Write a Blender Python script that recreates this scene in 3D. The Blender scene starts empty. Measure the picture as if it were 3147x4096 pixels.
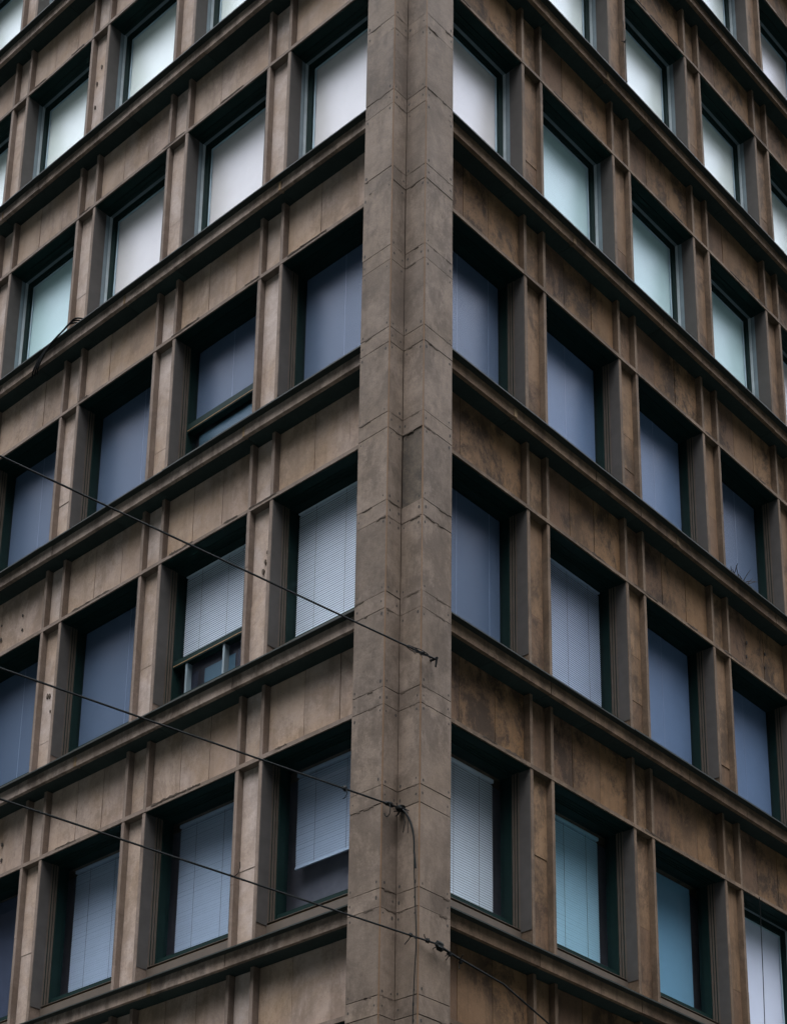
import bpy, bmesh, math, random
from mathutils import Vector, Matrix

random.seed(11)
SC = bpy.context.scene
COL = SC.collection

# ------------------------------------------------------------------ camera
GZ = 20.8                                   # height of the window heads of the reference storey (row 0)
STOREY = 3.3
cam_d = bpy.data.cameras.new('camera')
cam = bpy.data.objects.new('camera', cam_d)
COL.objects.link(cam)
_yaw, _pit, _rol = -0.7200, 0.3254, 0.0043
_f = Vector((math.cos(_pit) * math.sin(_yaw), math.cos(_pit) * math.cos(_yaw), math.sin(_pit)))
_r = Vector((math.cos(_yaw), -math.sin(_yaw), 0))
_u = _r.cross(_f)
_r2 = _r * math.cos(_rol) + _u * math.sin(_rol)
_u2 = -_r * math.sin(_rol) + _u * math.cos(_rol)
_m = Matrix((_r2, _u2, -_f)).transposed().to_4x4()
_m.translation = Vector((10.8507, -11.7381, -19.1793 + GZ))
cam.matrix_world = _m
cam_d.sensor_width = 36
cam_d.lens = 36 * 7229.6 / 4096
cam_d.shift_x = -203.0 / 4096
cam_d.shift_y = 2203.4 / 4096
cam_d.clip_start = 0.1
cam_d.clip_end = 2000
SC.camera = cam

# ------------------------------------------------------------------ sky, sun, exposure
SUN_AZ = Vector((0.63, -0.78)).normalized()
SUN_EL = math.radians(68)
W = bpy.data.worlds.new('World')
SC.world = W
W.use_nodes = True
nt = W.node_tree
nt.nodes.clear()
out = nt.nodes.new('ShaderNodeOutputWorld')
bg = nt.nodes.new('ShaderNodeBackground')
bg.inputs['Strength'].default_value = 0.10
sky = nt.nodes.new('ShaderNodeTexSky')
sky.sky_type = 'NISHITA'
sky.sun_disc = False
sky.sun_elevation = SUN_EL
sky.sun_rotation = math.atan2(SUN_AZ.x, SUN_AZ.y)
sky.air_density = 1.0
sky.dust_density = 3.0
hs = nt.nodes.new('ShaderNodeHueSaturation')
hs.inputs['Saturation'].default_value = 0.12
tc = nt.nodes.new('ShaderNodeTexCoord')
n1 = nt.nodes.new('ShaderNodeTexNoise')
n1.inputs['Scale'].default_value = 2.3
n1.inputs['Detail'].default_value = 5
cr = nt.nodes.new('ShaderNodeValToRGB')
cr.color_ramp.elements[0].position = 0.36
cr.color_ramp.elements[0].color = (0.66, 0.66, 0.68, 1)
cr.color_ramp.elements[1].position = 0.66
cr.color_ramp.elements[1].color = (1.12, 1.17, 1.16, 1)
sep = nt.nodes.new('ShaderNodeSeparateXYZ')
mr = nt.nodes.new('ShaderNodeMapRange')      # low sky near black, zenith boosted: stands in for unbuilt buildings opposite
mr.interpolation_type = 'SMOOTHSTEP'
mr.inputs['From Min'].default_value = 0.43
mr.inputs['From Max'].default_value = 1.0
mr.inputs['To Min'].default_value = 0.02
mr.inputs['To Max'].default_value = 4.0
m1 = nt.nodes.new('ShaderNodeMix'); m1.data_type = 'RGBA'; m1.blend_type = 'MULTIPLY'; m1.inputs[0].default_value = 1
m2 = nt.nodes.new('ShaderNodeMix'); m2.data_type = 'RGBA'; m2.blend_type = 'MULTIPLY'; m2.inputs[0].default_value = 1
L = nt.links.new
# an even overcast: the clear-sky gradient is mostly hidden, so it is mixed with a flat grey cloud deck
deck = nt.nodes.new('ShaderNodeMix'); deck.data_type = 'RGBA'
deck.inputs[0].default_value = 0.75
deck.inputs[7].default_value = (6.9, 7.15, 7.9, 1)
L(sky.outputs[0], hs.inputs['Color'])
L(hs.outputs[0], deck.inputs[6])
L(tc.outputs['Generated'], n1.inputs['Vector'])
L(n1.outputs['Fac'], cr.inputs['Fac'])
L(tc.outputs['Generated'], sep.inputs[0])
L(sep.outputs['Z'], mr.inputs['Value'])
L(deck.outputs[2], m1.inputs[6]); L(cr.outputs[0], m1.inputs[7])
L(m1.outputs[2], m2.inputs[6]); L(mr.outputs[0], m2.inputs[7])
L(m2.outputs[2], bg.inputs['Color'])
L(bg.outputs[0], out.inputs['Surface'])

sun_d = bpy.data.lights.new('sun', 'SUN')
sun_d.energy = 0.5
sun_d.angle = math.radians(50)
sun_d.color = (1.0, 0.96, 0.95)
sun = bpy.data.objects.new('sun', sun_d)
COL.objects.link(sun)
_sd = Vector((SUN_AZ.x * math.cos(SUN_EL), SUN_AZ.y * math.cos(SUN_EL), math.sin(SUN_EL)))
sun.rotation_euler = _sd.to_track_quat('Z', 'Y').to_euler()
sun.location = (20, -20, 60)

SC.view_settings.view_transform = 'Standard'
SC.view_settings.look = 'None'
SC.view_settings.exposure = 1.80
SC.view_settings.gamma = 1.0
SC.view_settings.use_curve_mapping = False

# ------------------------------------------------------------------ materials
def new_mat(name):
    m = bpy.data.materials.new(name)
    m.use_nodes = True
    t = m.node_tree
    t.nodes.clear()
    o = t.nodes.new('ShaderNodeOutputMaterial')
    b = t.nodes.new('ShaderNodeBsdfPrincipled')
    t.links.new(b.outputs[0], o.inputs['Surface'])
    return m, t, b, o

def plain(name, col, rough=0.6, metal=0.0, spec=0.3, var=0.28):
    m, t, b, o = new_mat(name)
    b.inputs['Base Color'].default_value = (*col, 1)
    b.inputs['Roughness'].default_value = rough
    b.inputs['Metallic'].default_value = metal
    b.inputs['Specular IOR Level'].default_value = spec
    n = t.nodes.new('ShaderNodeTexNoise'); n.inputs['Scale'].default_value = 7; n.inputs['Detail'].default_value = 6
    g = t.nodes.new('ShaderNodeNewGeometry')
    r = t.nodes.new('ShaderNodeMapRange')
    r.inputs['To Min'].default_value = 1 - var; r.inputs['To Max'].default_value = 1 + var
    x = t.nodes.new('ShaderNodeMix'); x.data_type = 'RGBA'; x.blend_type = 'MULTIPLY'; x.inputs[0].default_value = 1
    x.inputs[6].default_value = (*col, 1)
    t.links.new(g.outputs['Position'], n.inputs['Vector'])
    t.links.new(n.outputs['Fac'], r.inputs['Value'])
    t.links.new(r.outputs[0], x.inputs[7])
    t.links.new(x.outputs[2], b.inputs['Base Color'])
    return m

def stone(name, col, col2, stain=0.0, stain_col=(0.03, 0.019, 0.012), island=0.12, streak=0.3, seed=0.0, ochre=None):
    """weathered cladding stone: veined mottling, per-slab tone, run-off streaks, dirt patches with ragged outlines"""
    m, t, b, o = new_mat(name)
    N, K = t.nodes.new, t.links.new
    g = N('ShaderNodeNewGeometry')
    off = N('ShaderNodeVectorMath'); off.operation = 'ADD'; off.inputs[1].default_value = (seed, seed * 0.7, seed * 1.3)
    K(g.outputs['Position'], off.inputs[0])
    def noise(scale, detail=5, stretch=None, rough=0.6, dist=0.0):
        n = N('ShaderNodeTexNoise')
        n.inputs['Scale'].default_value = scale
        n.inputs['Detail'].default_value = detail
        n.inputs['Roughness'].default_value = rough
        n.inputs['Distortion'].default_value = dist
        if stretch:
            mp = N('ShaderNodeVectorMath'); mp.operation = 'MULTIPLY'; mp.inputs[1].default_value = stretch
            K(off.outputs[0], mp.inputs[0]); K(mp.outputs[0], n.inputs['Vector'])
        else:
            K(off.outputs[0], n.inputs['Vector'])
        return n.outputs['Fac']
    def rng(v, a, c, lo, hi):
        r = N('ShaderNodeMapRange'); r.inputs['From Min'].default_value = a; r.inputs['From Max'].default_value = c
        r.inputs['To Min'].default_value = lo; r.inputs['To Max'].default_value = hi
        K(v, r.inputs['Value']); return r.outputs[0]
    def mixc(fac, a, c, mode='MIX'):
        x = N('ShaderNodeMix'); x.data_type = 'RGBA'; x.blend_type = mode
        if isinstance(fac, float): x.inputs[0].default_value = fac
        else: K(fac, x.inputs[0])
        for s, i in ((a, 6), (c, 7)):
            if isinstance(s, tuple): x.inputs[i].default_value = (*s, 1)
            else: K(s, x.inputs[i])
        return x.outputs[2]
    def mul(a, c):
        x = N('ShaderNodeMath'); x.operation = 'MULTIPLY'
        for s, i in ((a, 0), (c, 1)):
            if isinstance(s, float): x.inputs[i].default_value = s
            else: K(s, x.inputs[i])
        return x.outputs[0]
    big = noise(1.1, 6, dist=0.6)
    c = mixc(rng(big, 0.38, 0.64, 0.0, 1.0), col, col2)
    c = mixc(1.0, c, rng(noise(9, 7, rough=0.7), 0.25, 0.75, 0.80, 1.18), 'MULTIPLY')
    c = mixc(1.0, c, rng(noise(55, 3), 0.2, 0.8, 0.86, 1.12), 'MULTIPLY')
    if island:
        c = mixc(1.0, c, rng(g.outputs['Random Per Island'], 0, 1, 1 - island, 1 + island), 'MULTIPLY')
    if ochre:                                    # some slabs are of a yellower or greyer stone
        wn = N('ShaderNodeTexWhiteNoise'); wn.noise_dimensions = '1D'; K(g.outputs['Random Per Island'], wn.inputs['W'])
        c = mixc(rng(wn.outputs['Value'], 0.72, 0.80, 0.0, 0.75), c, ochre)
        c = mixc(rng(wn.outputs['Value'], 0.28, 0.20, 0.0, 0.45), c, col2)
    if streak:
        s = noise(3.2, 5, (2.6, 2.6, 0.22))
        c = mixc(mul(rng(s, 0.5, 0.72, 0.0, 1.0), float(streak)), c, stain_col)
    if stain:
        st = noise(2.4, 12, (1.0, 1.0, 0.7), rough=0.8, dist=0.25)
        br = noise(0.8, 2)
        f = mul(rng(st, 0.45, 0.56, 0.0, 1.0), rng(br, 0.34, 0.52, 0.2, 1.0))
        c = mixc(mul(f, float(stain)), c, stain_col)
    pit = noise(26, 2, (1, 1, 2.6))
    c = mixc(mul(rng(pit, 0.68, 0.76, 0.0, 1.0), 0.4), c, stain_col)
    K(c, b.inputs['Base Color'])
    b.inputs['Roughness'].default_value = 0.82
    b.inputs['Specular IOR Level'].default_value = 0.25
    bp = N('ShaderNodeBump'); bp.inputs['Strength'].default_value = 0.35; bp.inputs['Distance'].default_value = 0.01
    K(noise(30, 6, rough=0.7), bp.inputs['Height'])
    K(bp.outputs[0], b.inputs['Normal'])
    return m

def clear_glass(name, tint, spec, rough=0.012, ior=1.5):
    """plain window glass: lets the blind behind show, reflects the sky by its Fresnel curve"""
    m = bpy.data.materials.new(name); m.use_nodes = True
    t = m.node_tree; t.nodes.clear(); N, K = t.nodes.new, t.links.new
    o = N('ShaderNodeOutputMaterial')
    tr = N('ShaderNodeBsdfTransparent'); tr.inputs[0].default_value = (*tint, 1)
    gl = N('ShaderNodeBsdfGlossy'); gl.inputs[0].default_value = (*spec, 1); gl.inputs['Roughness'].default_value = rough
    fr = N('ShaderNodeFresnel'); fr.inputs['IOR'].default_value = ior
    # old drawn glass: slightly wavy
    g = N('ShaderNodeNewGeometry'); n = N('ShaderNodeTexNoise'); n.inputs['Scale'].default_value = 1.6; n.inputs['Detail'].default_value = 1
    bp = N('ShaderNodeBump'); bp.inputs['Strength'].default_value = 0.12; bp.inputs['Distance'].default_value = 0.02
    K(g.outputs['Position'], n.inputs['Vector']); K(n.outputs['Fac'], bp.inputs['Height']); K(bp.outputs[0], gl.inputs['Normal'])
    x = N('ShaderNodeMixShader')
    # only the outward faces of the pane reflect (a ray inside the pane would meet total reflection)
    nb = N('ShaderNodeMath'); nb.operation = 'SUBTRACT'; nb.inputs[0].default_value = 1.0; K(g.outputs['Backfacing'], nb.inputs[1])
    fm = N('ShaderNodeMath'); fm.operation = 'MULTIPLY'; K(fr.outputs[0], fm.inputs[0]); K(nb.outputs[0], fm.inputs[1])
    K(fm.outputs[0], x.inputs[0]); K(tr.outputs[0], x.inputs[1]); K(gl.outputs[0], x.inputs[2])
    K(x.outputs[0], o.inputs['Surface'])
    return m

M = {}
M['pillar'] = stone('pillar_stone', (0.15, 0.112, 0.086), (0.122, 0.088, 0.063), stain=0.5, island=0.15, streak=0.2)
M['pillar_bad'] = stone('spalled_pillar_stone', (0.095, 0.072, 0.052), (0.06, 0.044, 0.031), stain=0.9, stain_col=(0.03, 0.024, 0.018), island=0, streak=0.3)
M['mortar'] = plain('mortar_joint', (0.055, 0.038, 0.026), 0.9)
M['sealant'] = plain('brown_sealant', (0.13, 0.075, 0.04), 0.8)
M['hole'] = plain('fixing_hole', (0.03, 0.024, 0.02), 0.9)
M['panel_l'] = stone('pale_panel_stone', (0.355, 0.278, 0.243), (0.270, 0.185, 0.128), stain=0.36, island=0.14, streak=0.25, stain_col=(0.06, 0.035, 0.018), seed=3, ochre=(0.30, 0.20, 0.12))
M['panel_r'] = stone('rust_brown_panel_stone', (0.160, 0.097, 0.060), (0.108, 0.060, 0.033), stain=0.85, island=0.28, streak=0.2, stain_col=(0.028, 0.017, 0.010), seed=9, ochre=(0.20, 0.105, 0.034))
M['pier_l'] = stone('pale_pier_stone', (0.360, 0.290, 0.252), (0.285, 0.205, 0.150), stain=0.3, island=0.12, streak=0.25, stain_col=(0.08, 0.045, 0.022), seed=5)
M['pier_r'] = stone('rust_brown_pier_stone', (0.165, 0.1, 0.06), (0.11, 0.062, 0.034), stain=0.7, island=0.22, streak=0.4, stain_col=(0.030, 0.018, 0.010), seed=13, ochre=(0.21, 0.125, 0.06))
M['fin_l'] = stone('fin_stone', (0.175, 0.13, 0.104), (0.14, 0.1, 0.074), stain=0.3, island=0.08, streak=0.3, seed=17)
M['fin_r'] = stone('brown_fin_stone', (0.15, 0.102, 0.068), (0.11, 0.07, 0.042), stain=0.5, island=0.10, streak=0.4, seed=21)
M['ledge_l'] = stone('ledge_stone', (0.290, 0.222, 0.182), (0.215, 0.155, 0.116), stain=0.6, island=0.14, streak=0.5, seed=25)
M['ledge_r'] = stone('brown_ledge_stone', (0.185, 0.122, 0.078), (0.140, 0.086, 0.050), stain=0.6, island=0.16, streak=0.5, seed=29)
M['patch'] = stone('repair_mortar', (0.24, 0.16, 0.09), (0.20, 0.125, 0.065), island=0.2)
M['soffit'] = stone('bitumen_coated_soffit_slab', (0.016, 0.027, 0.024), (0.012, 0.021, 0.019), island=0.2, streak=0)  # shade under the ledges, put into the slab's near-black colour
M['lip'] = plain('sheet_metal_flashing', (0.020, 0.024, 0.021), 0.6, 0.0, 0.2)
M['sash'] = plain('green_black_sash_paint', (0.004, 0.016, 0.014), 0.6, 0.0, 0.12)
M['oldframe'] = plain('brown_window_frame', (0.085, 0.065, 0.05), 0.5)
M['reveal'] = plain('grey_reveal_lining', (0.060, 0.053, 0.048), 0.75)
M['sill'] = plain('ochre_sill_strip', (0.28, 0.17, 0.085), 0.6)
M['alu'] = plain('pale_aluminium', (0.16, 0.20, 0.22), 0.4, 0.0)
M['alu_light'] = plain('white_enamelled_frame', (0.46, 0.52, 0.54), 0.4)
M['core'] = plain('dim_room_wall', (0.13, 0.125, 0.15), 0.9)
M['venetian'] = plain('white_blind_slat', (0.70, 0.77, 0.83), 0.5, var=0.06)
M['venetian_lav'] = plain('lavender_blind_slat', (0.86, 0.89, 0.95), 0.5, var=0.06)
M['venetian_cyan'] = plain('cyan_blind_slat', (0.46, 0.72, 0.84), 0.5, var=0.06)
M['venetian_blue'] = plain('blue_grey_blind_slat', (0.46, 0.53, 0.66), 0.5, var=0.06)
M['roller'] = plain('slate_blue_roller_fabric', (0.070, 0.106, 0.168), 0.8, var=0.06)
M['roller_pale'] = plain('mid_blue_roller_fabric', (0.108, 0.168, 0.275), 0.8, var=0.06)
M['roller_dark'] = plain('dark_blue_roller_fabric', (0.05, 0.06, 0.10), 0.8, var=0.06)
M['roller_cyan'] = plain('teal_roller_fabric', (0.19, 0.37, 0.50), 0.8, var=0.06)
M['seam'] = plain('pale_blind_seam', (0.19, 0.25, 0.37), 0.7, var=0.06)
M['glass'] = clear_glass('old_window_glass', (0.93, 0.95, 0.96), (0.85, 0.86, 1.0))
M['screen_grey'] = plain('warm_grey_roller_fabric', (0.78, 0.715, 0.67), 0.7, var=0.06)
M['screen_cyan'] = plain('cyan_grey_roller_fabric', (0.58, 0.77, 0.74), 0.7, var=0.06)
M['screen_white'] = plain('white_roller_fabric', (0.92, 0.97, 0.87), 0.7, var=0.06)
M['screen_lav'] = plain('lavender_roller_fabric', (0.76, 0.78, 0.88), 0.7, var=0.06)
M['glass_dusty'] = clear_glass('dusty_window_glass', (0.94, 0.95, 0.96), (0.85, 0.86, 1.0), 0.30, 1.33)
M['cable'] = plain('black_cable_rubber', (0.004, 0.005, 0.005), 0.7, 0.0, 0.1)
M['concrete'] = plain('ground_storey_concrete', (0.20, 0.17, 0.14), 0.85)
M['asphalt'] = plain('asphalt', (0.020, 0.027, 0.026), 0.9)
M['paving'] = plain('pavement_slabs', (0.10, 0.10, 0.095), 0.9)
M['roof'] = plain('roof_felt', (0.06, 0.06, 0.06), 0.9)

# ------------------------------------------------------------------ mesh helpers
class MB:
    def __init__(self): self.v, self.f, self.mi, self.mats = [], [], [], []
    def _m(self, mat):
        if mat not in self.mats: self.mats.append(mat)
        return self.mats.index(mat)
    def hexa(self, pts, mat):
        b = len(self.v); self.v += [tuple(p) for p in pts]
        for q in ((0, 3, 2, 1), (4, 5, 6, 7), (0, 1, 5, 4), (1, 2, 6, 5), (2, 3, 7, 6), (3, 0, 4, 7)):
            self.f.append(tuple(b + i for i in q)); self.mi.append(self._m(mat))
        return self
    def box(self, x0, x1, y0, y1, z0, z1, mat):
        return self.hexa([(x0, y0, z0), (x1, y0, z0), (x1, y1, z0), (x0, y1, z0), (x0, y0, z1), (x1, y0, z1), (x1, y1, z1), (x0, y1, z1)], mat)
    def prism(self, poly, axis_pts, mat):
        """poly: base loop of points, axis_pts: the same loop moved"""
        n = len(poly); b = len(self.v); self.v += [tuple(p) for p in poly] + [tuple(p) for p in axis_pts]
        self.f.append(tuple(b + i for i in range(n))[::-1]); self.mi.append(self._m(mat))
        self.f.append(tuple(b + n + i for i in range(n))); self.mi.append(self._m(mat))
        for i in range(n):
            j = (i + 1) % n
            self.f.append((b + i, b + j, b + n + j, b + n + i)); self.mi.append(self._m(mat))
        return self
    def tube(self, pts, r, mat, seg=6):
        pts = [Vector(p) for p in pts]
        rs = r if isinstance(r, (list, tuple)) else [r] * len(pts)
        b = len(self.v); k = self._m(mat)
        for i, p in enumerate(pts):
            d = (pts[min(i + 1, len(pts) - 1)] - pts[max(i - 1, 0)]).normalized()
            a = d.cross(Vector((0.31, 0.2, 0.93))).normalized(); c = d.cross(a)
            for s in range(seg):
                t = 2 * math.pi * s / seg
                self.v.append(tuple(p + (a * math.cos(t) + c * math.sin(t)) * rs[i]))
        for i in range(len(pts) - 1):
            for s in range(seg):
                s2 = (s + 1) % seg
                self.f.append((b + i * seg + s, b + i * seg + s2, b + (i + 1) * seg + s2, b + (i + 1) * seg + s)); self.mi.append(k)
        self.f.append(tuple(b + s for s in range(seg))[::-1]); self.mi.append(k)
        e = b + (len(pts) - 1) * seg
        self.f.append(tuple(e + s for s in range(seg))); self.mi.append(k)
        return self
    def blob(self, c, r, mat, rnd):
        bm = bmesh.new(); bmesh.ops.create_icosphere(bm, subdivisions=2, radius=1)
        b = len(self.v); k = self._m(mat)
        for v in bm.verts:
            s = 1 + rnd.uniform(-0.28, 0.28)
            self.v.append((c[0] + v.co.x * r[0] * s, c[1] + v.co.y * r[1] * s, c[2] + v.co.z * r[2] * s))
        for f in bm.faces:
            self.f.append(tuple(b + v.index for v in f.verts)); self.mi.append(k)
        bm.free(); return self
    def mesh(self, name):
        me = bpy.data.meshes.new(name)
        me.from_pydata(self.v, [], self.f)
        for m in self.mats: me.materials.append(m)
        me.polygons.foreach_set('material_index', self.mi)
        bm = bmesh.new(); bm.from_mesh(me)
        bmesh.ops.recalc_face_normals(bm, faces=bm.faces)
        bm.to_mesh(me); bm.free(); me.update()
        return me
    def obj(self, name, parent=None, loc=(0, 0, 0), rz=0.0):
        o = bpy.data.objects.new(name, self.mesh(name)); COL.objects.link(o)
        o.location = loc; o.rotation_euler = (0, 0, rz)
        if parent: o.parent = parent
        return o

def tag(o, label=None, cat=None, group=None, kind=None):
    if label: o['label'] = label
    if cat: o['category'] = cat
    if group: o['group'] = group
    if kind: o['kind'] = kind
    return o

def place(data, name, parent, loc=(0, 0, 0), rz=0.0):
    o = bpy.data.objects.new(name, data); COL.objects.link(o)
    o.location = loc; o.rotation_euler = (0, 0, rz); o.parent = parent
    return o

# ------------------------------------------------------------------ setting: ground
g = MB().box(-400, 400, -400, 400, -0.5, -0.004, M['asphalt']).obj('ground'); tag(g, kind='structure')
pv = MB()
pv.box(-60, 3.5, -3.5, 0.6, -0.10, 0.13, M['paving'])
pv.box(-0.6, 3.5, 0.603, 60, -0.10, 0.13, M['paving'])
p_ = pv.obj('pavement'); tag(p_, kind='structure')

# ------------------------------------------------------------------ the building
BLD = bpy.data.objects.new('office_building', None)
COL.objects.link(BLD)
tag(BLD, 'weathered brown stone corner office block with a grid of deep set square windows', 'building')

A0 = {'L': 2.057, 'R': 2.023}                  # far edge of the first window opening, measured from the corner
PITCH = {'L': 1.928, 'R': 1.918}
OPEN = 1.50                                     # width of a window opening
RZ = {'L': 0.0, 'R': math.pi / 2}
def fpos(fac, s, z):                            # a point on the fin plane of a facade, s metres from the corner
    return (-s, 0, z) if fac == 'L' else (0, s, z)
def sx(fac, s): return -s if fac == 'L' else s  # local x of distance s (local outward is -y)
def fbox(mb, fac, s0, s1, d0, d1, z0, z1, mat): # box in facade-local axes; d grows outwards
    a, b = sorted((sx(fac, s0), sx(fac, s1)))
    mb.box(a, b, -max(d0, d1), -min(d0, d1), z0, z1, mat)

LEN = 15.6
TOPZ = GZ + 3 * STOREY + 0.9
CORE_D = 0.62
# closed core behind the cladding
cb = MB().box(-LEN, -CORE_D, CORE_D, LEN, 5.0, TOPZ + 0.9, M['core'])
cb.obj('core_wall', BLD)
MB().box(-LEN, -0.30, 0.30, LEN, 0.0, 4.99, M['concrete']).obj('ground_storey_wall', BLD)
MB().box(-LEN, -0.02, 0.02, LEN, TOPZ + 0.903, TOPZ + 1.25, M['roof']).obj('roof', BLD)

ROWS = (3, 2, 1, 0, -1, -2, -3, -4)
def head(r): return GZ + r * STOREY

# which windows the picture (with a margin for a step aside) can show
SHOW = {('L', 3): (5, 6, 7), ('L', 2): (3, 4, 5, 6), ('L', 1): (1, 2, 3, 4, 5, 6), ('L', 0): (1, 2, 3, 4, 5, 6), ('L', -1): (1, 2, 3, 4, 5),
        ('L', -2): (1, 2, 3, 4, 5), ('L', -3): (1, 2, 3, 4, 5), ('L', -4): (1, 2, 3),
        ('R', 3): (4, 5, 6), ('R', 2): (3, 4, 5, 6), ('R', 1): (1, 2, 3, 4, 5, 6), ('R', 0): (1, 2, 3, 4, 5, 6), ('R', -1): (1, 2, 3, 4, 5, 6),
        ('R', -2): (1, 2, 3, 4, 5, 6), ('R', -3): (1, 2, 3, 4, 5), ('R', -4): (1, 2)}

# ---- ledges, one per storey and facade, built of jointed blocks with a thin metal flashing on top
def ledge(fac, r):
    rnd = random.Random(100 * r + (7 if fac == 'L' else 3))
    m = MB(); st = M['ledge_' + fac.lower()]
    z0 = -2.385
    s = 0.43
    bounds = [s]
    while s < LEN - 0.5:
        s += rnd.choice((0.9, 1.2, 1.45, 1.9)) + rnd.uniform(-0.1, 0.1); bounds.append(s)
    for a, b in zip(bounds[:-1], bounds[1:]):
        j = rnd.uniform(-0.003, 0.003)
        fbox(m, fac, a + 0.004, b - 0.004, 0.120, 0.168 + j, z0 + rnd.uniform(-0.003, 0.003), -2.236, st)
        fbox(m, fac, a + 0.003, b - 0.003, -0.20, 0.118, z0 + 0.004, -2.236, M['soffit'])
        if rnd.random() < 0.22:                 # mortar repairs over a joint
            w = rnd.uniform(0.015, 0.03)
            fbox(m, fac, b - w, b + w, 0.10, 0.1745, z0 + 0.004, -2.25 + rnd.uniform(-0.03, 0), M['patch'])
    fbox(m, fac, 0.43, bounds[-1], -0.60, -0.203, z0 + 0.006, -2.236, M['mortar'])
    # flashing, in lengths that do not quite line up
    s = 0.43
    while s < bounds[-1]:
        e = min(s + rnd.uniform(2.2, 3.4), bounds[-1])
        j = rnd.uniform(-0.004, 0.004)
        fbox(m, fac, s, e - 0.002, -0.16, 0.244 + j, -2.2355, -2.219 + j * 0.5, M['lip'])
        s = e
    return m.obj('ledge', BLD, fpos(fac, 0, head(r)), RZ[fac])

# ---- lintel strips: the thin front edge over the windows, deep enough to be the window soffit
def lintel(fac, r):
    rnd = random.Random(500 + 100 * r + (7 if fac == 'L' else 3))
    m = MB(); st = M['fin_' + fac.lower()]
    k = 0; s = 0.43
    while s < LEN - 1:
        e = A0[fac] + PITCH[fac] * k + (0.0 if rnd.random() < 0.5 else 0.42)
        if e - s < 0.5: e += 0.9
        j = rnd.uniform(-0.002, 0.003)
        fbox(m, fac, s + 0.002, e - 0.002, -0.60, 0.005 + j, 0.0, 0.048 + rnd.uniform(-0.004, 0.004), st)
        s = e; k += 1
    for _ in range(10):                          # dirt and moss crumbs lying along the top edge
        c = rnd.uniform(0.5, LEN - 1); n = rnd.randint(4, 9); w = rnd.uniform(0.15, 0.5)
        up = [(c + w * i / n, 0.0455 + rnd.uniform(0.0, 0.02 if i % 2 else 0.006)) for i in range(n + 1)]
        dn = [(c + w * i / n, 0.045 - rnd.uniform(0.002, 0.016)) for i in range(n, -1, -1)]
        loop = [(sx(fac, a), b) for a, b in up + dn]
        m.prism([(a, -0.0005, b) for a, b in loop], [(a, -0.0095, b) for a, b in loop], M['mortar'])
    return m.obj('lintel_strip', BLD, fpos(fac, 0, head(r)), RZ[fac])

# ---- spandrel panels: three stone slabs per bay
def spandrel(fac, r, k):
    rnd = random.Random(900 + 100 * r + 10 * k + (7 if fac == 'L' else 3))
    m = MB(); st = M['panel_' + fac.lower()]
    s1 = A0[fac] + PITCH[fac] * (k - 1); s0 = s1 - OPEN
    if k == 1: s0 = 0.43
    cuts = [s0, s0 + (s1 - s0) * rnd.uniform(0.30, 0.36), s0 + (s1 - s0) * rnd.uniform(0.64, 0.70), s1]
    for a, b in zip(cuts[:-1], cuts[1:]):
        fbox(m, fac, a + 0.004, b - 0.004, -0.20, -0.083 + rnd.uniform(-0.004, 0.004), 0.052, 0.912, st)
    fbox(m, fac, s0, s1, -0.40, -0.203, 0.052, 0.912, M['mortar'])
    if (fac, r, k) in (('L', -2, 4), ('L', -3, 4), ('L', -2, 5), ('R', -2, 4)):   # old anchor holes
        for q, zz in ((0.35, 0.30), (0.36, 0.52), (0.66, 0.34), (0.67, 0.56)):
            cs = s0 + (s1 - s0) * q; rr = rnd.uniform(0.012, 0.024)
            loop = [(sx(fac, cs + rr * math.cos(i * 0.785) * rnd.uniform(0.7, 1.2)), zz + rr * 1.3 * math.sin(i * 0.785)) for i in range(8)]
            m.prism([(a, 0.07, b) for a, b in loop], [(a, 0.0765, b) for a, b in loop], M['hole'])
    return m.obj('spandrel_panel', BLD, fpos(fac, 0, head(r)), RZ[fac])

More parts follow.
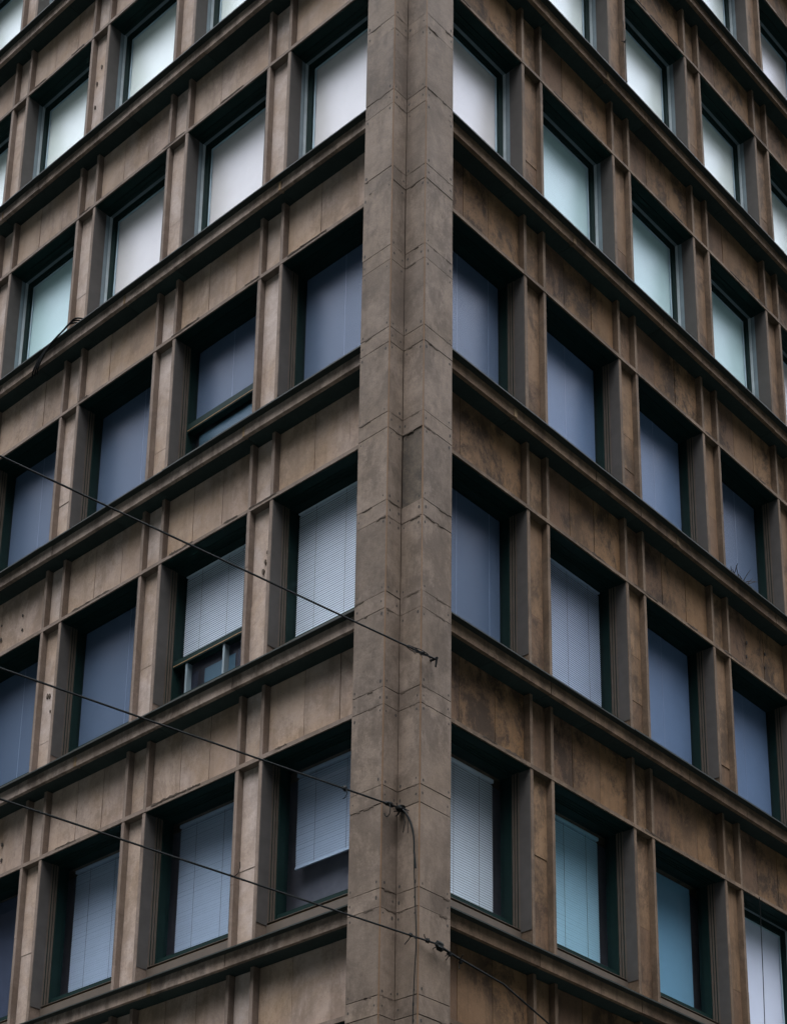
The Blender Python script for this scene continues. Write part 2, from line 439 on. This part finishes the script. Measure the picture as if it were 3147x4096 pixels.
# ---- piers: recessed slabs between two fins
def pier(fac, r, k):
    rnd = random.Random(1900 + 100 * r + 10 * k + (7 if fac == 'L' else 3))
    s = A0[fac] + PITCH[fac] * (k - 1)
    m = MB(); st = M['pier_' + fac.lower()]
    zs = [-2.2]
    while zs[-1] < -0.9: zs.append(zs[-1] + rnd.uniform(0.5, 1.1))
    zs = zs[:-1] + [-0.003]
    if len(zs) > 2 and zs[-1] - zs[-2] < 0.3: zs.pop(-2)
    for a, b in zip(zs[:-1], zs[1:]):
        fbox(m, fac, s + 0.054, s + 0.366, -0.3, -0.076 + rnd.uniform(-0.006, 0.004), a + 0.002, b - 0.002, st)
    fbox(m, fac, s + 0.054, s + 0.366, -0.3, -0.081 + rnd.uniform(-0.004, 0.004), 0.052, 0.912, st)
    if rnd.random() < 0.14 or (fac, r, k) == ('L', -2, 1):                        # spalled spots
        for q in range(3):
            cs, zz = s + rnd.uniform(0.17, 0.33), -0.85 + rnd.uniform(-0.5, 0.35)
            if (fac, r, k) == ('L', -2, 1): cs, zz = s + 0.13 + 0.03 * q, -0.62 - 0.11 * q
            rr = rnd.uniform(0.014, 0.034)
            loop = [(sx(fac, cs + rr * math.cos(i * 0.628) * rnd.uniform(0.35, 0.8)), zz + rr * math.sin(i * 0.628) * rnd.uniform(0.7, 1.6)) for i in range(10)]
            m.prism([(a, 0.066, b) for a, b in loop], [(a, 0.085, b) for a, b in loop], M['mortar'])
    o = m.obj('pier', BLD, fpos(fac, 0, head(r)), RZ[fac])
    for a, b in ((s, s + 0.052), (s + 0.368, s + 0.42)):
        f = MB(); ft = M['fin_' + fac.lower()]
        zc = -2.2 + rnd.uniform(0.7, 1.6)
        j = rnd.uniform(-0.003, 0.003); a += rnd.uniform(0, 0.003); b -= rnd.uniform(0, 0.003)
        fbox(f, fac, a, b, -0.19, 0.0, -2.2, zc - 0.002, ft)
        fbox(f, fac, a, b, -0.19, 0.0 + j, zc, -0.002, ft)
        fbox(f, fac, a, b, -0.19, 0.0 + rnd.uniform(-0.002, 0.002), 0.052, 0.912, ft)
        f.obj('fin', o)
    return o

# ---- windows (local: x = 0 at the middle of the opening, z = 0 at the lintel, outside is -y)
HW = OPEN / 2
BOT = -1.86
def ring(m, x0, x1, z0, z1, t, y0, y1, mat, head=None):     # four butted bars round an opening
    m.box(x0, x0 + t, y0, y1, z0, z1, mat); m.box(x1 - t, x1, y0, y1, z0, z1, mat)
    m.box(x0 + t, x1 - t, y0, y1, z1 - t, z1, head or mat); m.box(x0 + t, x1 - t, y0, y1, z0, z0 + t, mat)

def frame_mesh(new):
    m = MB()
    e = 0.001
    if new:
        ring(m, -HW + e, HW - e, BOT, -0.014, 0.006, 0.196, 0.253, M['alu'], M['sash'])
        ring(m, -HW + e, HW - e, BOT, -e, 0.003, 0.2535, 0.258, M['sash'])
        ring(m, -HW + e, HW - e, BOT, -e, 0.007, 0.2585, 0.302, M['alu_light'], M['alu'])
    else:
        ring(m, -HW + e, HW - e, BOT, -e, 0.005, 0.155, 0.178, M['oldframe'], M['sash'])
        ring(m, -HW + e, HW - e, BOT, -e, 0.004, 0.1785, 0.192, M['sash'])
        ring(m, -HW + e, HW - e, BOT, -e, 0.010, 0.1925, 0.214, M['oldframe'], M['sash'])
        ring(m, -HW + e, HW - e, BOT, -e, 0.006, 0.2145, 0.226, M['sash'])
        ring(m, -HW + e, HW - e, BOT, -e, 0.015, 0.2265, 0.250, M['oldframe'], M['sash'])
    # shutter box in the head, with its slot
    m.box(-HW + e, HW - e, 0.012, 0.13, -0.013, -e, M['sash']); m.box(-HW + e, HW - e, 0.137, 0.195 if new else 0.154, -0.013, -e, M['sash'])
    # sill block with its ochre strip
    m.box(-HW + e, HW - e, 0.15, 0.55, -2.215, BOT - 0.03, M['oldframe'])
    m.box(-HW + e, HW - e, 0.185, 0.24, BOT - 0.0295, BOT - 0.002, M['sill'])
    m.box(-HW + e, HW - e, 0.2405, 0.55, BOT - 0.0295, BOT - 0.002, M['sash'])
    return m.mesh('window')
SW = {True: 0.088, False: 0.030}               # visible sash width: new and old windows
SB = {True: 0.10, False: 0.125}                # and of the bottom rail
def sash_mesh(new):
    m = MB(); e = 0.0015; w = SW[new]; y0 = 0.303 if new else 0.2505
    m.box(-HW + e, -HW + w, y0, 0.40, BOT + 0.001, -e, M['sash']); m.box(HW - w, HW - e, y0, 0.40, BOT + 0.001, -e, M['sash'])
    m.box(-HW + w, HW - w, y0, 0.40, -w, -e, M['sash']); m.box(-HW + w, HW - w, y0 + 0.02, 0.40, BOT + 0.001, BOT + SB[new], M['sash'])
    if new: ring(m, -HW + w, HW - w, BOT + SB[new], -w, 0.024, 0.338, 0.3465, M['alu_bead'])  # no real bead: strip painting the reflection at the pane edge
    return m.mesh('sash')
M['alu_bead'] = plain('blue_grey_glazing_bead', (0.40, 0.52, 0.58), 0.5)  # pale strip round the glass painting the reflection at the pane edge
GX = HW - 0.045                                 # half width of a blind
def pane_mesh(mat, new):
    w = HW - SW[new]; m = MB(); m.box(-w + 0.001, w - 0.001, 0.347, 0.353, BOT + SB[new] + 0.001, -SW[new] - 0.001, mat)
    return m.mesh('pane')
def venetian_mesh(mat, y, drop=None, tilt=72, pitch=0.0285):
    m = MB(); z = -0.05; zb = BOT + 0.06 if drop is None else -drop
    m.box(-GX, GX, y - 0.02, y + 0.02, -0.045, -0.005, mat)
    a = math.radians(tilt); hw = 0.0155; dy, dz = hw * math.cos(a), hw * math.sin(a); t = 0.0008
    rnd = random.Random(int(y * 100) + len(mat.name))
    z -= pitch
    while z > zb:
        j = rnd.uniform(-0.0012, 0.0012)
        # the outer edge of a closed slat hangs low, the inner edge is high
        m.hexa([(-GX, y - dy, z - dz - t + j), (GX, y - dy, z - dz - t), (GX, y + dy, z + dz - t), (-GX, y + dy, z + dz - t + j),
                (-GX, y - dy, z - dz + t + j), (GX, y - dy, z - dz + t), (GX, y + dy, z + dz + t), (-GX, y + dy, z + dz + t + j)], mat)
        z -= pitch
    m.box(-GX, GX, y - 0.012, y + 0.012, z - 0.012, z + 0.012, mat)
    for x in (-0.42, 0.05, 0.47): m.box(x - 0.0012, x + 0.0012, y - dy - 0.006, y - dy - 0.004, z, -0.045, M['oldframe'])
    return m.mesh('blind')
def roller_mesh(mat, y, seams=(-0.05, 0.52)):
    m = MB(); m.box(-GX, GX, y, y + 0.004, BOT + 0.03, -0.01, mat)
    for x in seams: m.box(x - 0.003, x + 0.003, y - 0.0025, y - 0.0003, BOT + 0.03, -0.01, M['seam'])
    return m.mesh('blind')
def transom_mesh(z0, z1, mull):
    m = MB()
    m.box(-HW + 0.032, HW - 0.032, 0.255, 0.345, z0, z1, M['sash'])
    m.box(-HW + 0.032, HW - 0.032, 0.249, 0.2545, z0 + 0.018, z0 + 0.026, M['sill'])
    for x in mull: m.box(x - 0.016, x + 0.016, 0.27, 0.345, BOT + SB[False] + 0.002, z0 - 0.001, M['alu'])
    return m.mesh('transom')

def reveal_mesh(new, sgn):
    m = MB(); y1 = 0.195 if new else 0.154
    a, b = sorted((sgn * (HW - 0.0006), sgn * (HW - 0.005)))
    m.box(a, b, 0.006, y1, BOT - 0.03, -0.0135, M['reveal'])
    return m.mesh('reveal')
REVEAL = {(n, g): reveal_mesh(n, g) for n in (True, False) for g in (-1, 1)}
FRAME = {True: frame_mesh(True), False: frame_mesh(False)}
SASH = {True: sash_mesh(True), False: sash_mesh(False)}
PANE = {('glass', False): pane_mesh(M['glass'], False), ('glass_dusty', False): pane_mesh(M['glass_dusty'], False), ('glass_dusty', True): pane_mesh(M['glass_dusty'], True)}
BLIND = {
    'roller': roller_mesh(M['roller'], 0.375), 'roller_pale': roller_mesh(M['roller_pale'], 0.375, (0.1,)),
    'roller_one': roller_mesh(M['roller'], 0.375, (0.18,)), 'roller_dark': roller_mesh(M['roller_dark'], 0.46, ()),
    'roller_cyan': roller_mesh(M['roller_cyan'], 0.50, ()),
    'ven': venetian_mesh(M['venetian'], 0.385), 'ven_deep': venetian_mesh(M['venetian_blue'], 0.50, tilt=78),
    'ven_half': venetian_mesh(M['venetian_blue'], 0.50, 1.12, tilt=76), 'ven_lav': venetian_mesh(M['venetian_lav'], 0.50),
    'ven_cyan': venetian_mesh(M['venetian_cyan'], 0.50, tilt=78), 'ven_blue': venetian_mesh(M['venetian_blue'], 0.385),
    'screen_grey': roller_mesh(M['screen_grey'], 0.358, ()), 'screen_cyan': roller_mesh(M['screen_cyan'], 0.358, ()),
    'screen_white': roller_mesh(M['screen_white'], 0.358, ()), 'screen_lav': roller_mesh(M['screen_lav'], 0.358, ()),
    'ven_short': venetian_mesh(M['venetian'], 0.385, 1.24), 'roller_short': None,
}
def roller_short():
    m = MB(); m.box(-GX, GX, 0.375, 0.379, -1.20, -0.01, M['roller'])
    m.box(-0.053, -0.047, 0.3725, 0.3747, -1.20, -0.01, M['seam'])
    m.box(-GX, GX, 0.44, 0.444, BOT + 0.03, -1.25, M['roller_cyan'])
    return m.mesh('blind')
BLIND['roller_short'] = roller_short()
def ven_short():
    me = venetian_mesh(M['venetian'], 0.385, 1.24); ex = MB(); ex.box(-0.40, 0.13, 0.47, 0.474, BOT + 0.03, -1.36, M['roller_cyan']); ex.box(-GX, -0.52, 0.47, 0.474, BOT + 0.03, -1.34, M['roller_dark']); ex.box(0.17, GX, 0.47, 0.474, BOT + 0.03, -1.34, M['roller_dark'])
    return me, ex.mesh('lower_blind')
BLIND['ven_short'], LOWER = ven_short()

KIND = {  # (facade, row, column from the corner): (new glazing?, pane, blind)
    ('L', 0, 1): (True, 'glass', 'screen_grey'), ('L', 0, 2): (True, 'glass', 'screen_grey'), ('L', 0, 3): (True, 'glass', 'screen_grey'), ('L', 0, 4): (True, 'glass', 'screen_cyan'), ('L', 0, 5): (True, 'glass', 'screen_white'),
    ('R', 0, 1): (True, 'glass', 'screen_grey'), ('R', 0, 2): (True, 'glass', 'screen_cyan'), ('R', 0, 3): (True, 'glass', 'screen_cyan'), ('R', 0, 4): (True, 'glass', 'screen_cyan'), ('R', 0, 5): (True, 'glass', 'screen_grey'),
    ('R', 2, 5): (True, 'glass', 'screen_grey'), ('R', 1, 5): (True, 'glass', 'screen_white'), ('R', -3, 4): (True, 'glass', 'screen_lav'),
    ('L', -1, 2): (False, 'glass', 'roller_short'), ('L', -1, 3): (False, 'glass', 'roller_one'),
    ('R', -1, 2): (False, 'glass', 'roller_pale'), ('R', -1, 3): (False, 'glass', 'roller_pale'), ('R', -1, 4): (False, 'glass', 'roller_one'),
    ('L', -2, 1): (False, 'glass', 'ven'), ('L', -2, 2): (False, 'glass', 'ven_short'), ('L', -2, 3): (False, 'glass', 'roller_one'),
    ('R', -2, 1): (False, 'glass', 'roller'), ('R', -2, 2): (False, 'glass', 'ven_blue'), ('R', -2, 3): (False, 'glass', 'roller_pale'), ('R', -2, 4): (False, 'glass', 'roller_pale'),
    ('L', -3, 1): (False, 'glass', 'ven_half'), ('L', -3, 2): (False, 'glass', 'ven_deep'), ('L', -3, 3): (False, 'glass', 'ven_deep'), ('L', -3, 4): (False, 'glass', 'roller_dark'),
    ('R', -3, 1): (False, 'glass', 'ven_lav'), ('R', -3, 2): (False, 'glass', 'ven_cyan'), ('R', -3, 3): (False, 'glass', 'roller_cyan'),
}
TRANSOM = {('L', -1, 2): transom_mesh(-1.30, -1.18, ()), ('L', -2, 2): transom_mesh(-1.34, -1.25, (-0.50, 0.15))}
WLABEL = {('L', -2, 1): 'window with a lowered white slatted blind', ('L', -2, 2): 'window with a white slatted blind above three small lower lights',
          ('L', -1, 2): 'window with a dark transom above a pale blue lower light', ('R', -3, 1): 'window with a lavender slatted blind',
          ('R', -3, 2): 'window with a cyan slatted blind', ('R', -3, 4): 'reflective window with a pale metal frame'}
def window(fac, r, k):
    kd = KIND.get((fac, r, k))
    if kd is None: kd = (True, 'glass', 'screen_white') if r > 0 else (True, 'glass', 'screen_cyan') if r == 0 else (False, 'glass', 'roller')
    s = A0[fac] + PITCH[fac] * (k - 1) - HW
    w = place(FRAME[kd[0]], 'window', BLD, fpos(fac, s, head(r)), RZ[fac])
    place(SASH[kd[0]], 'sash', w); place(REVEAL[(kd[0], -1)], 'reveal', w); place(REVEAL[(kd[0], 1)], 'reveal', w)
    p = place(PANE[('glass' if r <= -3 and not kd[0] else 'glass_dusty', kd[0])], 'pane', w)   # the lowest panes are clean enough to mirror
    rnd = random.Random(77 + 100 * r + 10 * k + (7 if fac == 'L' else 3))
    if len(kd) > 2: place(BLIND[kd[2]], 'blind', w)
    if (fac, r, k) in TRANSOM: place(TRANSOM[(fac, r, k)], 'transom', w)
    if kd[-1] == 'ven_short': place(LOWER, 'lower_blind', w)
    if (fac, r, k) in WLABEL: w['label'] = WLABEL[(fac, r, k)]

for fac in 'LR':
    for r in ROWS:
        ledge(fac, r); lintel(fac, r)
        for k in SHOW[(fac, r)]:
            window(fac, r, k); spandrel(fac, r, k); pier(fac, r, k)
# the top storey's closing ledge and parapet
for fac in 'LR':
    ledge(fac, 4)
    m = MB(); fbox(m, fac, 0.43, LEN - 0.1, -0.4, 0.0, 0.0, 0.88, M['panel_' + fac.lower()])
    m.obj('parapet', BLD, fpos(fac, 0, head(4) - 2.2), RZ[fac])
ledge('L', -5); ledge('R', -5)

# ---- corner pillar: an L-notched shaft clad in slabs
XA0, XA1, E, YC, YD1 = -0.478, -0.045, 0.25, -0.03, 0.428
def pillar():
    rnd = random.Random(5)
    m = MB()
    zt = TOPZ + 0.9; zb = 0.0
    T = 0.03
    # mortar core just under the slab faces
    poly = [(XA0 + 0.012, -E + T), (XA1 - T, -E + T), (XA1 - T, YC + T), (E - T, YC + T), (E - T, YD1 - 0.012), (-0.30, YD1 - 0.012), (-0.30, 0.30), (XA0 + 0.012, 0.30)]
    m.prism([(x, y, zb) for x, y in poly], [(x, y, zt - 0.01) for x, y in poly], M['mortar'])
    js = []
    z = GZ - 1.13 + 1.0945 * 11
    while z > 0.3:
        js += [z, z - 0.197]; z -= 1.0945
    js = [zt] + [j for j in js if j < zt - 0.1] + [zb]
    C = 0.012
    faces = {  # name: (origin xy, direction, length, outward)
        'A': ((XA0, -E), (1, 0), XA1 - XA0 - C, (0, -1)), 'B': ((XA1, -E + C), (0, 1), YC + E - C - 0.004, (1, 0)),
        'C': ((XA1 + 0.004, YC), (1, 0), E - XA1 - 0.004 - C, (0, -1)), 'D': ((E, YC + C), (0, 1), YD1 - YC - C, (1, 0)),
        'S': ((XA0, -E + 0.001), (0, 1), 0.40, (-1, 0)), 'R': ((-0.2, YD1), (1, 0), E - 0.001 + 0.2, (0, 1))}
    for n, (o, d, ln, w) in faces.items():
        for a, b in zip(js[:-1], js[1:]):        # a above b
            t1, t2, t3, t4 = (rnd.uniform(0.0015, 0.0062) for _ in range(4))
            dep = rnd.uniform(-0.003, 0.003) if n in 'ABCD' else 0
            mat = M['pillar']
            if n == 'C' and abs(a - (GZ - 1.13 - 5 * 1.0945 - 0.197)) < 0.02: mat = M['pillar_bad']; dep = -0.010
            def P(s, q, zz): return (o[0] + d[0] * s + w[0] * q, o[1] + d[1] * s + w[1] * q, zz)
            T2 = 0.034 if n in 'ABCD' else 0.010
            m.hexa([P(0, dep, b + t1), P(ln, dep, b + t2), P(ln, -T2, b + t2), P(0, -T2, b + t1),
                    P(0, dep, a - t3), P(ln, dep, a - t4), P(ln, -T2, a - t4), P(0, -T2, a - t3)], mat)
            if n in 'ABCD' and a - b > 0.05:     # fixing holes by the slab corners
                for s in (0.035, ln - 0.04):
                    for zz in ((b + 0.06, a - 0.065) if a - b > 0.4 else (0.5 * (a + b),)):
                        if rnd.random() < 0.62:
                            rr = rnd.uniform(0.008, 0.016)
                            c0 = (s + rnd.uniform(-0.008, 0.008), zz + rnd.uniform(-0.015, 0.015))
                            sh = rnd.uniform(1.0, 1.7)
                            loop = [(c0[0] + rr * math.cos(q) * 0.9, c0[1] + rr * sh * math.sin(q)) for q in [i * math.pi / 4 for i in range(8)]]
                            m.prism([P(x, dep - 0.004, y) for x, y in loop], [P(x, dep + 0.0012, y) for x, y in loop], M['hole'])
    for n in 'AABCDD':
        o, d, ln, w = faces[n]
        for zj in js[1:-1]:
            if rnd.random() < 0.45:
                L0 = rnd.uniform(0.03, 0.16); s0 = rnd.uniform(0.0, max(0.01, ln - L0)); q = 5
                up = [(s0 + L0 * i / q, zj + rnd.uniform(0.001, 0.010)) for i in range(q + 1)]
                dn = [(s0 + L0 * i / q, zj - rnd.uniform(0.002, 0.018)) for i in range(q, -1, -1)]
                loop = up + dn
                P = lambda s, dd, zz: (o[0] + d[0] * s + w[0] * dd, o[1] + d[1] * s + w[1] * dd, zz)
                m.prism([P(x, -0.006, y) for x, y in loop], [P(x, 0.0032, y) for x, y in loop], M['mortar'])
    # sealant beads in the vertical corner joints
    m.box(XA1 - C - 0.004, XA1 - 0.003, -E + 0.003, -E + C + 0.004, zb, zt - 0.02, M['sealant'])
    m.box(E - C - 0.004, E - 0.003, YC + 0.003, YC + C + 0.004, zb, zt - 0.02, M['sealant'])
    return m.obj('corner_pillar', BLD)
pillar()

# ------------------------------------------------------------------ wires and cables
def sag(a, b, n, s):
    a, b = Vector(a), Vector(b)
    return [a.lerp(b, i / n) + Vector((0, 0, -4 * s * (i / n) * (1 - i / n))) for i in range(n + 1)]
def Zp(x, y, z): return Vector((x, y, z + GZ))
def curl(rnd, c, r, n=7):
    p = [Vector(c)]
    d = Vector((rnd.uniform(-1, 1), rnd.uniform(-1, 1), rnd.uniform(-1, 0.6))).normalized() * r
    for i in range(n):
        d = (d + Vector((rnd.uniform(-1, 1), rnd.uniform(-1, 1), rnd.uniform(-1, 0.7))) * r * 0.6)
        p.append(p[-1] + d * 0.35)
    return p
def span_wire(name, label, a, through, ties, rad=0.0095):
    rnd = random.Random(len(label))
    a, t = Vector(a), Vector(through)
    far = a + (t - a) * (17.0 / abs(t.y - a.y))
    root = bpy.data.objects.new(name, None); COL.objects.link(root); root.location = a
    tag(root, label, 'wire', 'span wires tied to the corner pillar')
    loc = lambda p: Vector(p) - a
    m = MB(); m.tube([loc(p) for p in sag(a, far, 24, 0.03)], rad, M['cable'])
    m.obj('wire', root)
    return root, loc, rnd, (t - a).normalized()

# upper wire, hooked to the right face of the pillar
a1 = Zp(0.335, 0.0953, -9.582)
w1, loc, rnd, dr = span_wire('span_wire', 'topmost thin black wire ending in a hook on the right face of the corner pillar', a1, Zp(-0.6546, -4.45, -9.2527), ())
m = MB()
m.tube([loc(a1 + Vector((-0.10, 0.02, 0.03))), loc(a1 + Vector((-0.03, 0.012, 0.02))), loc(a1 + Vector((0.02, 0.0, 0.01)))], 0.013, M['cable'])
m.tube([loc(a1 + Vector((0.012, -0.002, 0.012))), loc(a1 + Vector((0.006, 0.002, -0.03))), loc(a1 + Vector((0.0, 0.0, -0.085)))], [0.014, 0.012, 0.010], M['cable'])
m.obj('hook', w1)
m = MB()
for k, (d0, d1) in enumerate(((0.20, 0.36), (0.10, 0.30))):
    q = a1 + dr * 0.5 * (d0 + d1); rr = 0.5 * (d1 - d0)
    m.tube([loc(q + dr * rr * math.cos(t) + Vector((0.012 * k, 0, 0.024 * math.sin(t) - 0.004))) for t in [i * math.pi / 8 for i in range(17)]], 0.0042, M['cable'])
for d0 in (0.17,): m.blob(loc(a1 + dr * d0), (0.02, 0.035, 0.018), M['cable'], rnd)
for i in range(5): m.tube([loc(p) for p in curl(rnd, a1 + dr * rnd.uniform(0.1, 0.3), 0.045, 4)], 0.003, M['cable'])
m.obj('tie_loop', w1)

# middle wire, tied off in the notch of the pillar
a2 = Zp(0.0376, -0.085, -11.1975)
w2, loc, rnd, dr = span_wire('span_wire', 'middle thin black wire ending in a dark knot inside the pillar notch', a2, Zp(-0.3033, -4.3, -11.4644), ())
m = MB()
m.tube([loc(a2 + Vector((-0.06, 0.07, 0.02))), loc(a2 + Vector((0.0, 0.02, 0.01)))], 0.014, M['cable'])
m.blob(loc(a2 + Vector((0.01, 0.0, -0.012))), (0.045, 0.055, 0.035), M['cable'], rnd)
for i in range(9): m.tube([loc(p) for p in curl(rnd, a2 + Vector((0.02, 0, -0.01)), 0.055, 5)], 0.0045, M['cable'])
m.obj('knot', w2)
m = MB()
m.blob(loc(a2 + dr * 0.13), (0.03, 0.05, 0.025), M['cable'], rnd)
m.tube([loc(a2 + dr * 0.16 + Vector((0.04 * math.sin(t), 0, -0.07 + 0.07 * math.cos(t)))) for t in [i * 0.4 for i in range(12)]], 0.005, M['cable'])
m.obj('knot', w2)
m = MB()
q = Zp(-0.56, -2.75, -11.12)
q = a2 + dr * 0.71
m.blob(loc(q), (0.02, 0.03, 0.03), M['cable'], rnd)
m.tube([loc(q + Vector(v)) for v in ((0, 0, 0.03), (0.02, 0, -0.02), (0.035, 0, -0.06), (0.01, 0, -0.10), (-0.02, 0, -0.105))], 0.005, M['cable'])
m.obj('wire_tie', w2)

# lower wire, tied at the right face and running on along the right facade
a3 = Zp(0.315, 0.1438, -12.6285)
w3, loc, rnd, dr = span_wire('span_wire', 'lowest black wire with a lumpy knot on the pillar, running on along the right facade', a3, Zp(-0.4080, -4.3, -12.5532), ())
m = MB()
m.tube([loc(a3), loc(a3 + Vector((0.01, 0.28, -0.05))), loc(Zp(0.31, 1.15, -12.74)), loc(Zp(0.30, 1.88, -12.95)), loc(Zp(0.30, 3.6, -13.45)), loc(Zp(0.26, 5.6, -13.85))], [0.014, 0.012, 0.010, 0.009, 0.009, 0.009], M['cable'])
m.obj('tail_wire', w3)
m = MB()
for d0, s in ((-0.05, 1.0), (0.10, 0.5), (0.30, 0.45), (-0.20, 0.55), (-0.36, 0.4)):
    p = a3 + (dr * d0 if d0 > 0 else Vector((0, -d0, d0 * 0.22)))
    m = MB(); m.blob(loc(p), (0.035 * s, 0.06 * s, 0.045 * s), M['cable'], rnd)
    for i in range(2): m.tube([loc(q) for q in curl(rnd, p, 0.045, 4)], 0.0045, M['cable'])
    m.obj('knot', w3)
m = MB()
q = a3 + dr * 2.27
m.tube([loc(q + Vector(v)) for v in ((-0.06, 0, 0.03), (0.0, 0, -0.01), (0.05, 0, 0.01), (0.07, 0, 0.06), (0.065, 0, 0.11))], 0.004, M['cable'])
m.obj('wire_tie', w3)

# slack cable hanging from the knot down the notch
pts = [(0.03, -0.085, -11.19), (0.108, -0.075, -11.272), (0.172, -0.062, -11.408), (0.211, -0.06, -11.594), (0.214, -0.06, -11.867), (0.238, -0.06, -12.36),
       (0.250, -0.06, -12.652), (0.229, -0.06, -13.024), (0.211, -0.055, -13.454), (0.19, -0.05, -14.4), (0.19, -0.05, -17.5)]
base = Zp(*pts[0])
hc = bpy.data.objects.new('hanging_cable', None); COL.objects.link(hc); hc.location = base
tag(hc, 'slack black cable drooping down the notch of the corner pillar', 'cable')
def smooth(ps, n=6):
    ps = [Vector(p) for p in ps]; r = []
    for i in range(len(ps) - 1):
        p0, p1, p2, p3 = ps[max(i - 1, 0)], ps[i], ps[i + 1], ps[min(i + 2, len(ps) - 1)]
        for k in range(n):
            t = k / n
            r.append(0.5 * ((2 * p1) + (p2 - p0) * t + (2 * p0 - 5 * p1 + 4 * p2 - p3) * t * t + (3 * p1 - p0 - 3 * p2 + p3) * t ** 3))
    return r + [ps[-1]]
ps = [Zp(*p) - base for p in smooth(pts)]
MB().tube(ps, 0.0055, M['cable']).obj('cable', hc)
m = MB(); rnd = random.Random(3)
m.tube([p + Vector((0.004, -0.008, 0)) for p in ps[:22]] + [ps[22] + Vector((0.02, -0.01, -0.05)), ps[22] + Vector((0.03, -0.01, -0.14))], [0.011] * 16 + [0.009] * 8, M['cable'])
m.tube([ps[6] + Vector((0, -0.01, 0)), ps[9] + Vector((0.01, -0.015, -0.03)), ps[12] + Vector((-0.03, -0.015, -0.09))], 0.004, M['cable'])
m.tube([ps[2] + Vector((0, -0.01, 0)), ps[8] + Vector((-0.02, -0.015, -0.06)), ps[10] + Vector((-0.07, -0.015, -0.12))], 0.004, M['cable'])
m.obj('taped_end', hc)

# loose cable lying over the left ledge
base = Zp(-5.85, -0.2, -2.2)
lc = MB()
for dz, dx in ((0, 0), (0.014, 0.05), (-0.012, -0.06)):
    pp = smooth([(-5.70, -0.10, -2.200), (-5.753 + dx, -0.20, -2.165), (-5.871 + dx, -0.25, -2.145 + dz), (-5.976 + dx, -0.262, -2.195 + dz), (-6.181 + dx, -0.262, -2.245 + dz), (-6.443 + dx, -0.255, -2.34 + dz), (-6.62 + dx, -0.235, -2.47), (-6.70 + dx, -0.20, -2.55)], 4)
    lc.tube([Zp(*p) - base for p in pp], 0.011, M['cable'])
lc = lc.obj('loose_cable', None, base)
tag(lc, 'short bundle of black cable flopped over the edge of the left ledge', 'cable')

# thin cord hanging in front of an upper right window
base = Zp(0.03, 4.285, 2.42)
m = MB(); rnd = random.Random(8)
pp = [(0.02, 4.280, 2.60), (0.03, 4.284, 2.416), (0.035, 4.295, 2.20), (0.03, 4.289, 1.9), (0.03, 4.293, 1.42), (0.02, 4.30, 1.26)]
m.tube([Zp(*p) - base for p in smooth(pp, 4)], 0.005, M['cable'])
for z in (2.22, 1.50, 1.46):
    m.blob(Zp(0.03, 4.292, z) - base, (0.012, 0.016, 0.02), M['cable'], rnd)
    for i in range(2): m.tube([p for p in curl(rnd, Zp(0.03, 4.292, z) - base, 0.035, 3)], 0.004, M['cable'])
zc = m.obj('cord', None, base)
tag(zc, 'thin dark knotted cord hanging before a bright upper window right of the pillar', 'cord')

# cord in front of the bottom right reflective window
base = Zp(0.03, 6.6, -10.19)
m = MB()
pp = [(0.03, 6.603, -9.9), (0.03, 6.603, -10.187), (0.035, 6.58, -10.9), (0.03, 6.562, -11.6), (0.03, 6.56, -11.9), (0.06, 6.55, -12.08)]
m.tube([Zp(*p) - base for p in smooth(pp, 4)], 0.006, M['cable'])
dc = m.obj('cord', None, base)
tag(dc, 'thin dark cord hanging straight before the lavender window in the bottom right corner', 'cord')

# dry twigs caught on the right ledge
base = Zp(0.22, 6.25, -5.51)
m = MB(); rnd = random.Random(21)
for i in range(9):
    q = Vector((rnd.uniform(-0.02, 0.03), rnd.uniform(-0.2, 0.2), 0.0))
    d = Vector((rnd.uniform(-0.1, 0.3), rnd.uniform(-1, 1), rnd.uniform(0.0, 0.5))).normalized() * rnd.uniform(0.08, 0.22)
    m.tube([q, q + d * 0.5 + Vector((0, 0, 0.01)), q + d], [0.006, 0.005, 0.003], M['hole'])
tw = m.obj('dry_twigs', None, base)
tag(tw, 'few dry twigs caught on the edge of the right ledge', 'twigs')

SC.cycles.max_bounces = 8
SC.cycles.transparent_max_bounces = 16
SC.cycles.use_denoising = True
SC.cycles.sample_clamp_indirect = 2.0
